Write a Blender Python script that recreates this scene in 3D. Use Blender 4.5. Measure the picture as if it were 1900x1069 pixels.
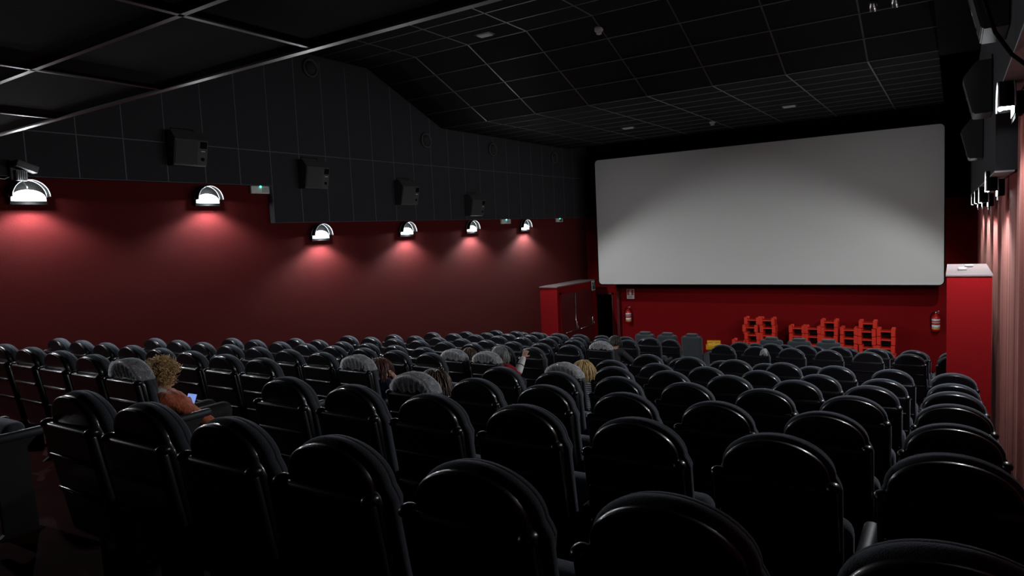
import bpy, bmesh, math, random
from mathutils import Vector, Matrix, Euler
random.seed(7)
PI = math.pi
S = bpy.context.scene
for o in list(bpy.data.objects):
    bpy.data.objects.remove(o)
COL = S.collection
CZ = 3.85            # height of the camera above the lowest floor; coordinates below are relative to the camera

# ------------------------------------------------------------------ camera, world, exposure
F_PX = 1261.55
yaw, pitch, roll = 0.5787379939, 0.0814951398, -0.0466250148
def cam_axes():
    cy, sy = math.cos(yaw), math.sin(yaw)
    fwd = Vector((-sy, cy, 0)); right = Vector((cy, sy, 0)); up = Vector((0, 0, 1))
    f2 = fwd*math.cos(pitch) - up*math.sin(pitch); u2 = up*math.cos(pitch) + fwd*math.sin(pitch)
    r3 = right*math.cos(roll) + u2*math.sin(roll); u3 = u2*math.cos(roll) - right*math.sin(roll)
    return r3, u3, f2
r3, u3, f2 = cam_axes()
cd = bpy.data.cameras.new('camera'); cam = bpy.data.objects.new('camera', cd); COL.objects.link(cam)
cd.sensor_width = 36.0; cd.lens = F_PX*36.0/1900.0; cd.clip_start = 0.02; cd.clip_end = 200
m = Matrix.Identity(4)
for i in range(3):
    m[i][0] = r3[i]; m[i][1] = u3[i]; m[i][2] = -f2[i]
m[2][3] = CZ
cam.matrix_world = m
S.camera = cam
w = bpy.data.worlds.new('world'); S.world = w; w.use_nodes = True
w.node_tree.nodes['Background'].inputs[0].default_value = (0.6, 0.7, 1.0, 1)
w.node_tree.nodes['Background'].inputs[1].default_value = 0.003
S.view_settings.view_transform = 'Standard'; S.view_settings.look = 'None'
S.view_settings.exposure = 0.0; S.view_settings.gamma = 1.0; S.view_settings.use_curve_mapping = False
LAMP_W = 250.0
LAMP_TILT = math.radians(52)      # below the outward normal
LAMP_CONE = math.radians(155)
LAMP_COL = (0.93, 0.965, 1.0)

# ------------------------------------------------------------------ materials
def mat(name, col, rough=0.6, metal=0.0, spec=0.5, sheen=0.0, sheen_tint=(1, 1, 1), emit=None, emit_s=0.0, bump=0.0, bscale=60.0, var=0.0, coat=0.0, sheen_r=0.5):
    M = bpy.data.materials.new(name); M.use_nodes = True
    nt = M.node_tree; b = nt.nodes['Principled BSDF']
    b.inputs['Base Color'].default_value = (*col, 1); b.inputs['Roughness'].default_value = rough
    b.inputs['Metallic'].default_value = metal; b.inputs['Specular IOR Level'].default_value = spec
    b.inputs['Sheen Weight'].default_value = sheen; b.inputs['Sheen Tint'].default_value = (*sheen_tint, 1); b.inputs['Sheen Roughness'].default_value = sheen_r
    b.inputs['Coat Weight'].default_value = coat; b.inputs['Coat Roughness'].default_value = 0.13
    if emit:
        b.inputs['Emission Color'].default_value = (*emit, 1); b.inputs['Emission Strength'].default_value = emit_s
    if bump or var:
        tc = nt.nodes.new('ShaderNodeTexCoord'); nz = nt.nodes.new('ShaderNodeTexNoise')
        nz.inputs['Scale'].default_value = bscale; nz.inputs['Detail'].default_value = 4
        nt.links.new(tc.outputs['Object'], nz.inputs['Vector'])
        if bump:
            bp = nt.nodes.new('ShaderNodeBump'); bp.inputs['Strength'].default_value = bump; bp.inputs['Distance'].default_value = 0.01
            nt.links.new(nz.outputs['Fac'], bp.inputs['Height']); nt.links.new(bp.outputs['Normal'], b.inputs['Normal'])
        if var:
            mx = nt.nodes.new('ShaderNodeMix'); mx.data_type = 'RGBA'
            mx.inputs['A'].default_value = (*[c*(1-var) for c in col], 1); mx.inputs['B'].default_value = (*[min(1, c*(1+var)) for c in col], 1)
            nt.links.new(nz.outputs['Fac'], mx.inputs['Factor']); nt.links.new(mx.outputs['Result'], b.inputs['Base Color'])
    return M
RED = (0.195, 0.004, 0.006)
M_red_dim = mat('red_wall_fabric_dim', (0.092, 0.006, 0.0068), 0.95, spec=0.15, sheen=0.12, sheen_tint=(1, .55, .5), bump=0.35, bscale=180, var=0.25)  # darker copy of the red wall fabric; dim side-wall light is in the colour
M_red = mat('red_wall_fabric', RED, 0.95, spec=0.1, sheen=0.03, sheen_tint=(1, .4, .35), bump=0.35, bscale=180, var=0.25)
M_redp = mat('red_grazing_fabric', (0.20, 0.036, 0.032), 0.9, spec=0.15, sheen=0.12, sheen_tint=(1, .6, .5), bump=0.25, bscale=160, var=0.25)  # copy of the red fabric, base colour pinked for the grazing lamp light
M_carpet = mat('dark_red_carpet', (0.035, 0.003, 0.004), 0.98, spec=0.1, bump=0.5, bscale=220, var=0.4)
M_panel = mat('black_acoustic_panel', (0.026, 0.026, 0.030), 0.85, spec=0.3, bump=0.15, bscale=150, var=0.2)
M_joint = mat('grey_joint_strip', (0.09, 0.09, 0.10), 0.5, spec=0.4)
M_tile = mat('black_ceiling_tile', (0.005, 0.005, 0.005), 0.9, spec=0.2, bump=0.1, bscale=90, var=0.2)
M_tbar = mat('dark_metal_grid', (0.22, 0.22, 0.23), 0.36, metal=0.8)
M_black = mat('black_paint', (0.004, 0.004, 0.004), 0.9, spec=0.1)
M_shell = mat('glossy_black_plastic', (0.007, 0.007, 0.009), 0.36, spec=0.25, bump=0.04, bscale=500, coat=0.5)
M_seatf = mat('charcoal_seat_fabric', (0.050, 0.056, 0.066), 0.92, spec=0.15, sheen=0.32, sheen_tint=(.75, .85, 1), bump=0.4, bscale=260, var=0.25, sheen_r=0.45)
M_arm = mat('dark_grey_arm_plastic', (0.022, 0.024, 0.028), 0.55, spec=0.4)
M_steel = mat('black_steel', (0.007, 0.007, 0.008), 0.65, spec=0.3)
M_lux = mat('grey_recliner_fabric', (0.040, 0.046, 0.050), 0.9, spec=0.2, sheen=0.3, sheen_tint=(.8, .9, 1), bump=0.3, bscale=200, var=0.25)
M_screen = mat('matte_white_screen', (0.60, 0.60, 0.575), 0.95, spec=0.05, bump=0.02, bscale=300)
M_white = mat('white_plastic', (0.75, 0.76, 0.74), 0.5)
M_greyp = mat('light_grey_plastic', (0.32, 0.32, 0.33), 0.5)
M_chrome = mat('chrome', (0.6, 0.6, 0.62), 0.25, metal=1.0)
M_refl = mat('white_reflector_enamel', (0.85, 0.87, 0.88), 0.4)
M_alu = mat('brushed_aluminium', (0.55, 0.57, 0.58), 0.35, metal=0.6)
M_bulb = mat('lamp_bulb', (1, 1, 1), 0.5, emit=(0.9, 0.96, 1), emit_s=340)
M_led = mat('green_led', (0.0, 0.3, 0.2), 0.4, emit=(0.05, 1.0, 0.65), emit_s=6)
M_phone = mat('lit_phone_screen', (0.02, 0.02, 0.02), 0.2, emit=(0.28, 0.42, 1.0), emit_s=0.75)
M_boost = mat('bright_red_plastic', (0.74, 0.036, 0.016), 0.45, spec=0.4)
M_yellow = mat('yellow_plastic', (0.80, 0.42, 0.01), 0.45)
M_ext = mat('extinguisher_red', (0.48, 0.012, 0.012), 0.3, spec=0.5)
M_signred = mat('sign_red', (0.5, 0.02, 0.02), 0.5)
M_signgreen = mat('sign_green', (0.01, 0.16, 0.08), 0.5)
M_spk = mat('speaker_cabinet', (0.05, 0.05, 0.05), 0.6, spec=0.4, bump=0.1, bscale=200)
M_grille = mat('speaker_grille', (0.055, 0.053, 0.053), 0.8, spec=0.3, bump=0.4, bscale=400)
M_dkgrey = mat('dark_grey_metal', (0.11, 0.11, 0.115), 0.5, spec=0.5)
M_dust = mat('pale_dusty_top', (0.17, 0.13, 0.13), 0.9, spec=0.2, bump=0.1, bscale=80, var=0.12)
M_doorred = mat('dark_red_door', (0.10, 0.006, 0.008), 0.6, spec=0.4)
M_skin = mat('skin', (0.50, 0.27, 0.19), 0.55)
M_nose = mat('aluminium_nosing', (0.35, 0.35, 0.36), 0.4, metal=0.9)
def hairmat(n, c): return mat(n, c, 0.45, spec=0.4, var=0.4, bscale=25, sheen=0.2)
def cover_mat():
    M = bpy.data.materials.new('white_net_cover'); M.use_nodes = True; nt = M.node_tree
    for n in list(nt.nodes): nt.nodes.remove(n)
    out = nt.nodes.new('ShaderNodeOutputMaterial'); mix = nt.nodes.new('ShaderNodeMixShader'); tr = nt.nodes.new('ShaderNodeBsdfTransparent')
    add = nt.nodes.new('ShaderNodeMixShader'); df = nt.nodes.new('ShaderNodeBsdfDiffuse'); tl = nt.nodes.new('ShaderNodeBsdfTranslucent')
    df.inputs[0].default_value = (.95, .95, .97, 1); tl.inputs[0].default_value = (.93, .94, .97, 1); add.inputs[0].default_value = 0.55
    tc = nt.nodes.new('ShaderNodeTexCoord'); mp = nt.nodes.new('ShaderNodeMapping'); nz = nt.nodes.new('ShaderNodeTexNoise'); cr = nt.nodes.new('ShaderNodeMapRange')
    mp.inputs['Scale'].default_value = (15, 12, 4.5); nz.inputs['Scale'].default_value = 1.0; nz.inputs['Detail'].default_value = 1.5; nz.inputs['Distortion'].default_value = 1.6
    ab1 = nt.nodes.new('ShaderNodeMath'); ab1.operation = 'MULTIPLY'; ab1.inputs[1].default_value = 7.0
    ab2 = nt.nodes.new('ShaderNodeMath'); ab2.operation = 'PINGPONG'; ab2.inputs[1].default_value = 0.5      # repeated fine fold lines
    cr.inputs['From Min'].default_value = 0.0; cr.inputs['From Max'].default_value = 0.16; cr.inputs['To Min'].default_value = 1.0; cr.inputs['To Max'].default_value = 0.42
    L = nt.links.new
    L(tc.outputs['Object'], mp.inputs['Vector']); L(mp.outputs['Vector'], nz.inputs['Vector']); L(nz.outputs['Fac'], ab1.inputs[0]); L(ab1.outputs[0], ab2.inputs[0]); L(ab2.outputs[0], cr.inputs['Value'])
    L(cr.outputs['Result'], mix.inputs[0]); L(tr.outputs[0], mix.inputs[1]); L(df.outputs[0], add.inputs[1]); L(tl.outputs[0], add.inputs[2]); L(add.outputs[0], mix.inputs[2]); L(mix.outputs[0], out.inputs[0])
    return M
M_cover = cover_mat()

# ------------------------------------------------------------------ mesh helpers
def obj(name, bm, mt, parent=None, smooth=True, loc=None):
    me = bpy.data.meshes.new(name)
    bmesh.ops.recalc_face_normals(bm, faces=bm.faces)
    bm.to_mesh(me); bm.free()
    for p in me.polygons: p.use_smooth = smooth
    for x in (mt if isinstance(mt, (list, tuple)) else [mt]): me.materials.append(x)
    o = bpy.data.objects.new(name, me); COL.objects.link(o)
    if parent: o.parent = parent
    else: o.location = (0, 0, CZ)
    if loc is not None: o.location = loc if parent else (loc[0], loc[1], loc[2]+CZ)
    return o
def thing(name, label, cat, loc=(0, 0, 0), rz=0.0, group=None):
    o = bpy.data.objects.new(name, None); COL.objects.link(o); o.empty_display_size = 0.1
    o.location = (loc[0], loc[1], loc[2]+CZ); o.rotation_euler = (0, 0, rz)
    return tag(o, label, cat, group)
def tag(o, label, cat, group=None):
    o['label'] = label; o['category'] = cat
    if group: o['group'] = group
    return o
def struct(name, bm, mt, smooth=False, parent=None):
    o = obj(name, bm, mt, parent, smooth)
    if not parent: o['kind'] = 'structure'
    return o
def box(bm, x0, x1, y0, y1, z0, z1, mi=0):
    v = [bm.verts.new(p) for p in ((x0,y0,z0),(x1,y0,z0),(x1,y1,z0),(x0,y1,z0),(x0,y0,z1),(x1,y0,z1),(x1,y1,z1),(x0,y1,z1))]
    for f in ((0,3,2,1),(4,5,6,7),(0,1,5,4),(1,2,6,5),(2,3,7,6),(3,0,4,7)):
        bm.faces.new([v[i] for i in f]).material_index = mi
def rbox(bm, x0, x1, y0, y1, z0, z1, r=0.01, seg=2):
    b2 = bmesh.new(); box(b2, x0, x1, y0, y1, z0, z1)
    bmesh.ops.bevel(b2, geom=b2.edges[:], offset=r, segments=seg, affect='EDGES', profile=0.5)
    add_bm(bm, b2)
def add_bm(bm, b2, M=None):
    vm = {}
    for v in b2.verts: vm[v] = bm.verts.new(M @ v.co if M else v.co)
    for f in b2.faces:
        try: bm.faces.new([vm[v] for v in f.verts]).material_index = f.material_index
        except ValueError: pass
    b2.free()
def prism(bm, pts, axis, a0, a1, mi=0):
    """polygon pts (2D) extruded along axis 0/1/2"""
    def P(p, a):
        return (a, p[0], p[1]) if axis == 0 else (p[0], a, p[1]) if axis == 1 else (p[0], p[1], a)
    A = [bm.verts.new(P(p, a0)) for p in pts]; B = [bm.verts.new(P(p, a1)) for p in pts]
    bm.faces.new(A).material_index = mi; bm.faces.new(B[::-1]).material_index = mi
    n = len(pts)
    for i in range(n): bm.faces.new((A[i], B[i], B[(i+1) % n], A[(i+1) % n])).material_index = mi
def inset(pts, d):
    n = len(pts); out = []
    area = sum(pts[i][0]*pts[(i+1)%n][1]-pts[(i+1)%n][0]*pts[i][1] for i in range(n))
    s = 1 if area > 0 else -1
    for i in range(n):
        p0, p1, p2 = Vector(pts[i-1]), Vector(pts[i]), Vector(pts[(i+1) % n])
        a = (p1-p0).normalized(); b = (p2-p1).normalized()
        na = Vector((-a.y, a.x))*s; nb = Vector((-b.y, b.x))*s
        q = (na+nb)
        if q.length < 1e-6: q = na
        q = q.normalized(); c = max(0.5, q.dot(na))
        out.append(tuple(p1 + q*(d/c)))
    return out
def slab(bm, pts, y0, y1, bev, seg=3, shear=0.0, zref=0.0, bulge=0.0):
    """rounded slab: outline pts in x-z, thickness along y, sheared backwards with height"""
    rings = []
    prof = [(bev+0.012, y0)] + [(bev*(1-math.sin(t*PI/2/seg)), y0+bev*(1-math.cos(t*PI/2/seg))) for t in range(seg+1)]
    prof += [(bev*(1-math.cos(t*PI/2/seg)), y1-bev*(1-math.sin(t*PI/2/seg))) for t in range(seg+1)] + [(bev+0.012, y1+bulge)]
    for d, y in prof:
        q = inset(pts, d) if d > 1e-6 else pts
        rings.append([bm.verts.new((x, y - (z-zref)*shear, z)) for x, z in q])
    n = len(pts)
    for a, b in zip(rings, rings[1:]):
        for i in range(n): bm.faces.new((a[i], a[(i+1) % n], b[(i+1) % n], b[i]))
    bm.faces.new(rings[0]); bm.faces.new(rings[-1][::-1])
def tube(bm, pts, r, n=8, closed=False, r1=None):
    pts = [Vector(p) for p in pts]; rings = []
    up = Vector((0, 0, 1))
    for i, p in enumerate(pts):
        if closed: t = pts[(i+1) % len(pts)] - pts[i-1]
        else: t = pts[min(i+1, len(pts)-1)] - pts[max(i-1, 0)]
        t = t.normalized() if t.length > 1e-9 else Vector((0, 0, 1))
        a = t.cross(up)
        if a.length < 1e-3: a = t.cross(Vector((1, 0, 0)))
        a.normalize(); b = t.cross(a)
        rr = r if r1 is None else r + (r1-r)*i/(len(pts)-1)
        rings.append([bm.verts.new(p + (a*math.cos(2*PI*k/n) + b*math.sin(2*PI*k/n))*rr) for k in range(n)])
    m_ = len(rings)
    for i in range(m_ if closed else m_-1):
        a, b = rings[i], rings[(i+1) % m_]
        for k in range(n): bm.faces.new((a[k], a[(k+1) % n], b[(k+1) % n], b[k]))
    if not closed:
        bm.faces.new(rings[0]); bm.faces.new(rings[-1][::-1])
def lathe(bm, prof, n=24, M=None):
    rings = []
    for r, z in prof:
        rings.append([bm.verts.new(((M or Matrix()) @ Vector((r*math.cos(2*PI*k/n), r*math.sin(2*PI*k/n), z)))) for k in range(n)])
    for a, b in zip(rings, rings[1:]):
        for k in range(n): bm.faces.new((a[k], a[(k+1) % n], b[(k+1) % n], b[k]))
    bm.faces.new(rings[0]); bm.faces.new(rings[-1][::-1])
def ellip(bm, c, r, sub=2, M=None):
    b2 = bmesh.new(); bmesh.ops.create_icosphere(b2, subdivisions=sub, radius=1.0)
    T = Matrix.Translation(Vector(c)) @ (M.to_4x4() if M else Matrix()) @ Matrix.Diagonal((*r, 1))
    add_bm(bm, b2, T)
def arch(w_bot, w_sh, w_dome, z_bot, z_sh, z_top, n=22):
    """outline: straight sides flaring to the shoulder, a short sloping shoulder, then a half ellipse"""
    pts = [(-w_bot/2+.02, z_bot), (w_bot/2-.02, z_bot), (w_bot/2, z_bot+.02), (w_sh/2, z_sh-.045), (w_sh/2-.008, z_sh-.022)]
    a, b = w_dome/2, z_top-z_sh
    for i in range(0, n+1):
        t = PI*i/n
        pts.append((a*math.cos(t), z_sh + b*max(0, math.sin(t))))
    pts += [(-w_sh/2+.008, z_sh-.022), (-w_sh/2, z_sh-.045), (-w_bot/2, z_bot+.02)]
    return pts
ORD = ['zeroth','first','second','third','fourth','fifth','sixth','seventh','eighth','ninth','tenth','eleventh','twelfth']

# ------------------------------------------------------------------ setting
P = 0.57
ROWY = [None] + [1.5+1.16*i for i in range(12)]
ROWT = [None, -.642, -.815, -1.018, -1.20, -1.38, -1.565, -1.70, -1.857, -1.985, -2.143, -2.285, -2.50]
SEAT_H = 1.12
ROWF = [None] + [t-SEAT_H for t in ROWT[1:]]
XL, XR, YF, YB = -9.68, 0.46, 19.2, -1.6
FRONT = -3.85
prof = [(YB, -4.3), (YB, ROWF[1]+.17), (ROWY[1]-.45, ROWF[1]+.17)]
for i in range(1, 13):
    prof += [(ROWY[i]-.45, ROWF[i]), ((ROWY[i+1]-.45) if i < 12 else 15.0, ROWF[i])]
prof += [(15.0, FRONT), (YF+1.2, FRONT), (YF+1.2, -4.3)]
bm = bmesh.new(); prism(bm, prof, 0, XL-.1, XR+.15); struct('floor', bm, M_carpet)
bm = bmesh.new()                                     # step nosings in the stair aisle
for i in range(1, 13):
    y = ROWY[i]-.45; zt = (ROWF[i-1] if i > 1 else ROWF[1]+.17)
    box(bm, -8.45*P, -6.55*P, y-.045, y+.004, zt, zt+.006); box(bm, -8.45*P, -6.55*P, y, y+.005, zt-.035, zt+.006)
struct('trim_1', bm, M_nose)
bm = bmesh.new(); box(bm, XL-.1, XL, YB, YF, -4.2, 3.5); struct('wall_left', bm, M_red_dim)
YS = 7.48
bm = bmesh.new()
prism(bm, [(YB, .96), (YS, .96), (YS, .345), (YF, .345), (YF, 3.4), (YB, 3.4)], 0, XL, XL+.10)
struct('wall_left_panelling', bm, M_panel)
bm = bmesh.new()
xs = XL+.10
y = 7.48-.6*12
while y < YF:
    z0 = .96 if y < YS-.01 else .345
    if y > 0.5: box(bm, xs-.001, xs+.002, y-.006, y+.006, z0, 3.2)
    y += .6
box(bm, xs-.001, xs+.002, 0.5, YF, 1.524, 1.536); box(bm, xs-.001, xs+.002, .5, YS, .96, .966); box(bm, xs-.001, xs+.002, YS, YF, .345, .351)
box(bm, XL, xs+.002, YS-.012, YS, .345, .96)
struct('trim_2', bm, M_joint)
# right-hand side wall: fabric with shallow vertical waves, red below the black panelling
bm = bmesh.new()
def ztop_r(y): return .96 if y < YS else .345
ny = 620; prev = None; ys = [YB+(YF-YB)*i/ny for i in range(ny+1)]
for y in ys:
    dx = .014*math.sin(y*6.0)+.008*math.sin(y*13.3+1.0)+.0025*math.sin(y*29+.4)
    cur = [bm.verts.new((XR+dx, y, z)) for z in (-4.2, -2.5, -1.0, 0.0, 1.05)]
    if prev:
        for a in range(4): bm.faces.new((prev[a], prev[a+1], cur[a+1], cur[a]))
    prev = cur
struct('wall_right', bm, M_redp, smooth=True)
bm = bmesh.new(); xp = 0.30
prism(bm, [(YB, .96), (YS, .96), (YS, .345), (YF, .345), (YF, 3.4), (YB, 3.4)], 0, xp, XR+.15)
struct('wall_right_panelling', bm, M_panel)
bm = bmesh.new(); box(bm, xp-.004, xp+.14, 1.0, YS, .940, .9595); box(bm, xp-.004, xp+.14, YS, YF, .330, .3445); struct('trim_3', bm, M_greyp)  # light grey bars paint the lamp-lit underside of the black panelling
# front wall with a doorway and dark niche
bm = bmesh.new(); DX0, DX1, DZ = -9.46, -8.87, -2.05
box(bm, XL, DX0, YF, YF+.15, -4.2, .345); box(bm, DX0, DX1, YF, YF+.15, DZ, .345); box(bm, DX1, XR+.15, YF, YF+.15, -4.2, .345)
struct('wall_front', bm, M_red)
bm = bmesh.new(); box(bm, XL, XR+.15, YF, YF+.15, .345, 3.5); struct('wall_front_upper', bm, M_black)
bm = bmesh.new()
box(bm, DX0-.1, DX0, YF+.15, YF+1.1, FRONT, DZ+.1); box(bm, DX1, DX1+.1, YF+.15, YF+1.1, FRONT, DZ+.1); box(bm, DX0-.1, DX1+.1, YF+1.1, YF+1.2, FRONT, DZ+.1); box(bm, DX0-.1, DX1+.1, YF+.15, YF+1.2, DZ, DZ+.1)
struct('wall_niche', bm, M_black)
bm = bmesh.new()
box(bm, DX0-.05, DX0, YF-.03, YF, FRONT, DZ+.05); box(bm, DX1, DX1+.05, YF-.03, YF, FRONT, DZ+.05); box(bm, DX0-.05, DX1+.05, YF-.03, YF, DZ, DZ+.05)
box(bm, -8.66, -8.58, YF-.12, YF, FRONT, -.2)
struct('trim_4', bm, M_doorred)
bm = bmesh.new(); box(bm, XL-.1, XR+.15, YB-.1, YB, -4.2, 3.5); struct('wall_back', bm, M_black)
# ceilings: low soffit over the rear, high flat part, slope, lower flat part
YK1, ZK1, YK2, ZK2, SOF, SOFY = 9.88, 3.30, 12.10, 2.377, .858, 2.15
bm = bmesh.new()
prism(bm, [(YB, SOF), (SOFY, SOF), (SOFY, ZK1), (YK1, ZK1), (YK2, ZK2), (18.0, ZK2), (18.0, 2.9), (YF, 2.9), (YF, 3.6), (YB, 3.6)], 0, XL, XR+.15)
struct('ceiling', bm, M_tile)
bm = bmesh.new(); T = .012
def bar_x(y, z, x0, x1, sl=0.0):  # along X
    box(bm, x0, x1, y-T, y+T, z-.006-sl, z+.002)
XC0, XC1 = XL+.15, -.2
xg = [-7.14+1.2*i for i in range(-2, 6)]
xg = [x for x in xg if XC0 < x < XC1]
for j in range(0, 13):
    y = YK1-.6*j
    if y > SOFY+.1: bar_x(y, ZK1, XC0, XC1)
for x in xg:
    box(bm, x-T, x+T, SOFY, YK1, ZK1-.006, ZK1+.002)
    prism(bm, [(YK1, ZK1-.006), (YK2, ZK2-.006), (YK2, ZK2+.002), (YK1, ZK1+.002)], 0, x-T, x+T)
    box(bm, x-T, x+T, YK2, 17.95, ZK2-.006, ZK2+.002)
L_ = math.hypot(YK2-YK1, ZK1-ZK2)
for j in range(1, 4):
    t = .6*j/L_; y = YK1+(YK2-YK1)*t; z = ZK1+(ZK2-ZK1)*t
    bar_x(y, z, XC0, XC1, sl=.004)
for j in range(0, 10): bar_x(YK2+.6*j+.0, ZK2, XC0, XC1)
struct('ceiling_grid', bm, M_tbar)
bm = bmesh.new()
for y in (1.52, .92, .32):
    box(bm, XL+.1, XR, y-.012, y+.012, SOF-.007, SOF+.002)
for x in (-1.19, -2.39, -3.585, -4.79, -5.98, -7.18, -8.38):
    box(bm, x-.012, x+.012, -.5, SOFY-.03, SOF-.007, SOF+.002)
box(bm, XL+.1, XR, SOFY-.028, SOFY+.006, SOF-.010, SOF+.025)
struct('trim_5', bm, M_tbar)
bm = bmesh.new(); box(bm, -.2, XR, SOFY, YF, 2.30, 2.40)
prism(bm, [(SOFY, 3.2), (YK1, 3.2), (YK2, 2.30), (YF, 2.30), (YF, 3.5), (SOFY, 3.5)], 0, -.2, XR); struct('ceiling_bulkhead', bm, M_black)

# exit vestibule against the sconce wall, with double doors
VX, VY0, VY1, VZ = -9.14, 16.23, 18.62, -1.55
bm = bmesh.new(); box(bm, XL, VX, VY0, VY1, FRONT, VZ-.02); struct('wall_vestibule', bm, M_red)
bm = bmesh.new(); box(bm, XL, VX+.03, VY0-.03, VY1+.03, VZ-.02, VZ+.012); struct('trim_6', bm, M_dust)
bm = bmesh.new(); box(bm, VX-.01, VX+.015, 16.42, 18.38, FRONT, -1.78)
d1 = struct('door_1', bm, M_doorred)
bm = bmesh.new(); box(bm, VX, VX+.03, 16.36, 16.42, FRONT, -1.72); box(bm, VX, VX+.03, 18.38, 18.44, FRONT, -1.72); box(bm, VX, VX+.03, 16.36, 18.44, -1.78, -1.72); obj('door_frame', bm, M_red, d1, False, (0, 0, 0))
xb = VX+.09
for yc, (a, b) in ((17.12, (16.50, 17.24)), (18.20, (17.40, 18.26))):
    bm = bmesh.new(); tube(bm, [(xb, a, -2.86), (xb, b, -2.86)], .014, 8); obj('panic_bar', bm, M_chrome, d1, True, (0, 0, 0))
    bm = bmesh.new(); rbox(bm, VX+.012, VX+.075, b-.05, b+.03, -2.92, -2.62, .015); tube(bm, [(VX+.05, b, -2.70), (xb, b+.015, -2.80), (xb, b, -2.87)], .012, 6); obj('lock_case', bm, M_chrome, d1, True, (0, 0, 0))
bm = bmesh.new(); tube(bm, [(VX+.035, 17.22, -1.80), (VX+.035, 17.22, FRONT+.05)], .011, 8); obj('latch_rod', bm, M_chrome, d1, True, (0, 0, 0))
# exit vestibule on the fabric-wall side
bm = bmesh.new(); box(bm, -.073, XR-.1, 9.38, 11.3, -3.4, -.745); struct('wall_vestibule_side', bm, M_red)
bm = bmesh.new(); box(bm, -.083, XR-.09, 9.365, 11.32, -.745, -.728); struct('trim_7', bm, M_dust)
for i, (x, y) in enumerate(((.085, 10.2), (.16, 10.75))):
    bm = bmesh.new(); rbox(bm, x-.045, x+.045, y-.12, y+.12, -.727, -.703, .006)
    tag(obj('flat_box', bm, M_greyp), ['small pale flat box lying on the red block top, closer to its edge', 'small pale flat box lying on the red block top, deeper in'][i], 'box', 'flat boxes on the red block')

# ------------------------------------------------------------------ screen
SY = 18.30
sx0, sx1, sz0, sz1 = -.4838*SY, -.0108*SY, -.0902*SY, .1083*SY
def rrect(x0, x1, z0, z1, r, n=5):
    p = []
    for cx, cz, a0 in ((x1-r, z1-r, 0), (x0+r, z1-r, 90), (x0+r, z0+r, 180), (x1-r, z0+r, 270)):
        for i in range(n+1):
            a = math.radians(a0+90*i/n); p.append((cx+r*math.cos(a), cz+r*math.sin(a)))
    return p
scr = thing('projection_screen', 'wide pale grey blank cinema screen with rounded corners on the end wall', 'screen', (0, SY, 0))
bm = bmesh.new(); prism(bm, rrect(sx0, sx1, sz0, sz1, .10), 1, 0, .02); obj('screen_surface', bm, M_screen, scr, False)
bm = bmesh.new(); o_ = rrect(sx0-.025, sx1+.025, sz0-.025, sz1+.025, .12); i_ = rrect(sx0, sx1, sz0, sz1, .10)
n = len(o_)
A = [[bm.verts.new((p[0], yy, p[1])) for p in q] for q, yy in ((i_, -.01), (o_, -.01), (o_, .05), (i_, .05))]
for k in range(4):
    a, b = A[k], A[(k+1) % 4]
    for i in range(n): bm.faces.new((a[i], a[(i+1) % n], b[(i+1) % n], b[i]))
obj('screen_frame', bm, M_black, scr, False)
bm = bmesh.new()
for x in (sx0+.6, (sx0+sx1)/2, sx1-.6):
    box(bm, x-.04, x+.04, .05, YF-SY, sz0+.5, sz0+.58); box(bm, x-.04, x+.04, .05, YF-SY, sz1-.58, sz1-.5)
box(bm, sx0+.3, sx1-.3, .05, .10, sz0+.5, sz0+.58); box(bm, sx0+.3, sx1-.3, .05, .10, sz1-.58, sz1-.5)
obj('mounting_bracket', bm, M_black, scr, False)

# ------------------------------------------------------------------ sconces
def sconce(x, y, z, rz, label):
    t = thing('wall_sconce', label, 'wall lamp', (x, y, z), rz, 'arched wall sconces')
    bm = bmesh.new(); rbox(bm, 0, .058, -.09, .09, -.05, .12, .012); obj('mount', bm, M_black, t)
    bm = bmesh.new(); prism(bm, [(-.205, -.092), (.205, -.092), (.205, .0)] + [(.205*math.cos(PI*i/20), .205*math.sin(PI*i/20)) for i in range(1, 20)] + [(-.205, .0)], 0, .056, .061); obj('backplate', bm, M_black, t, False)
    pl = [(-.195, -.052), (.195, -.052), (.195, -.02)] + [(.195*math.cos(PI*i/14), -.015+.105*math.sin(PI*i/14)) for i in range(15)] + [(-.195, -.02)]
    bm = bmesh.new(); prism(bm, pl, 0, .0605, .066); rf = obj('reflector', bm, M_refl, t, False)
    bm = bmesh.new(); N = 24; R0 = []
    for i in range(N+1):
        a = PI*i/N; c, s_ = math.cos(a), math.sin(a)
        R0.append([bm.verts.new((nx, rr*c, rr*s_)) for rr, nx in ((.205, .055), (.208, .155), (.212, .155), (.209, .055))])
    for a, b in zip(R0, R0[1:]):
        for k in range(4): bm.faces.new((a[k], a[(k+1) % 4], b[(k+1) % 4], b[k]))
    bm.faces.new(R0[0]); bm.faces.new(R0[-1][::-1]); hd = obj('arched_hood', bm, M_black, t)
    for nx in (.06, .157):
        bm = bmesh.new(); tube(bm, [(nx, .208*math.cos(PI*i/28), .208*math.sin(PI*i/28)) for i in range(29)], .0065, 8); obj('hood_rim', bm, M_alu, hd)
    bm = bmesh.new(); tube(bm, [(.14, -.05, .012), (.14, .05, .012)], .014, 8)
    tube(bm, [(.066, -.055, .012), (.14, -.055, .012)], .006, 6); tube(bm, [(.066, .055, .012), (.14, .055, .012)], .006, 6)
    obj('bulb', bm, M_bulb, rf)
    ld = bpy.data.lights.new('sconce_light', 'SPOT'); ld.energy = LAMP_W; ld.color = LAMP_COL; ld.shadow_soft_size = .030; ld.spot_size = LAMP_CONE; ld.spot_blend = .34
    lo = bpy.data.objects.new('sconce_light', ld); COL.objects.link(lo); lo.parent = t; lo.location = (.14, 0, .012); lo.rotation_euler = (0, -(PI/2-LAMP_TILT), 0)
    # faint spill inside the shade keeps the enamel plate and hood lit
    return t
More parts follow.
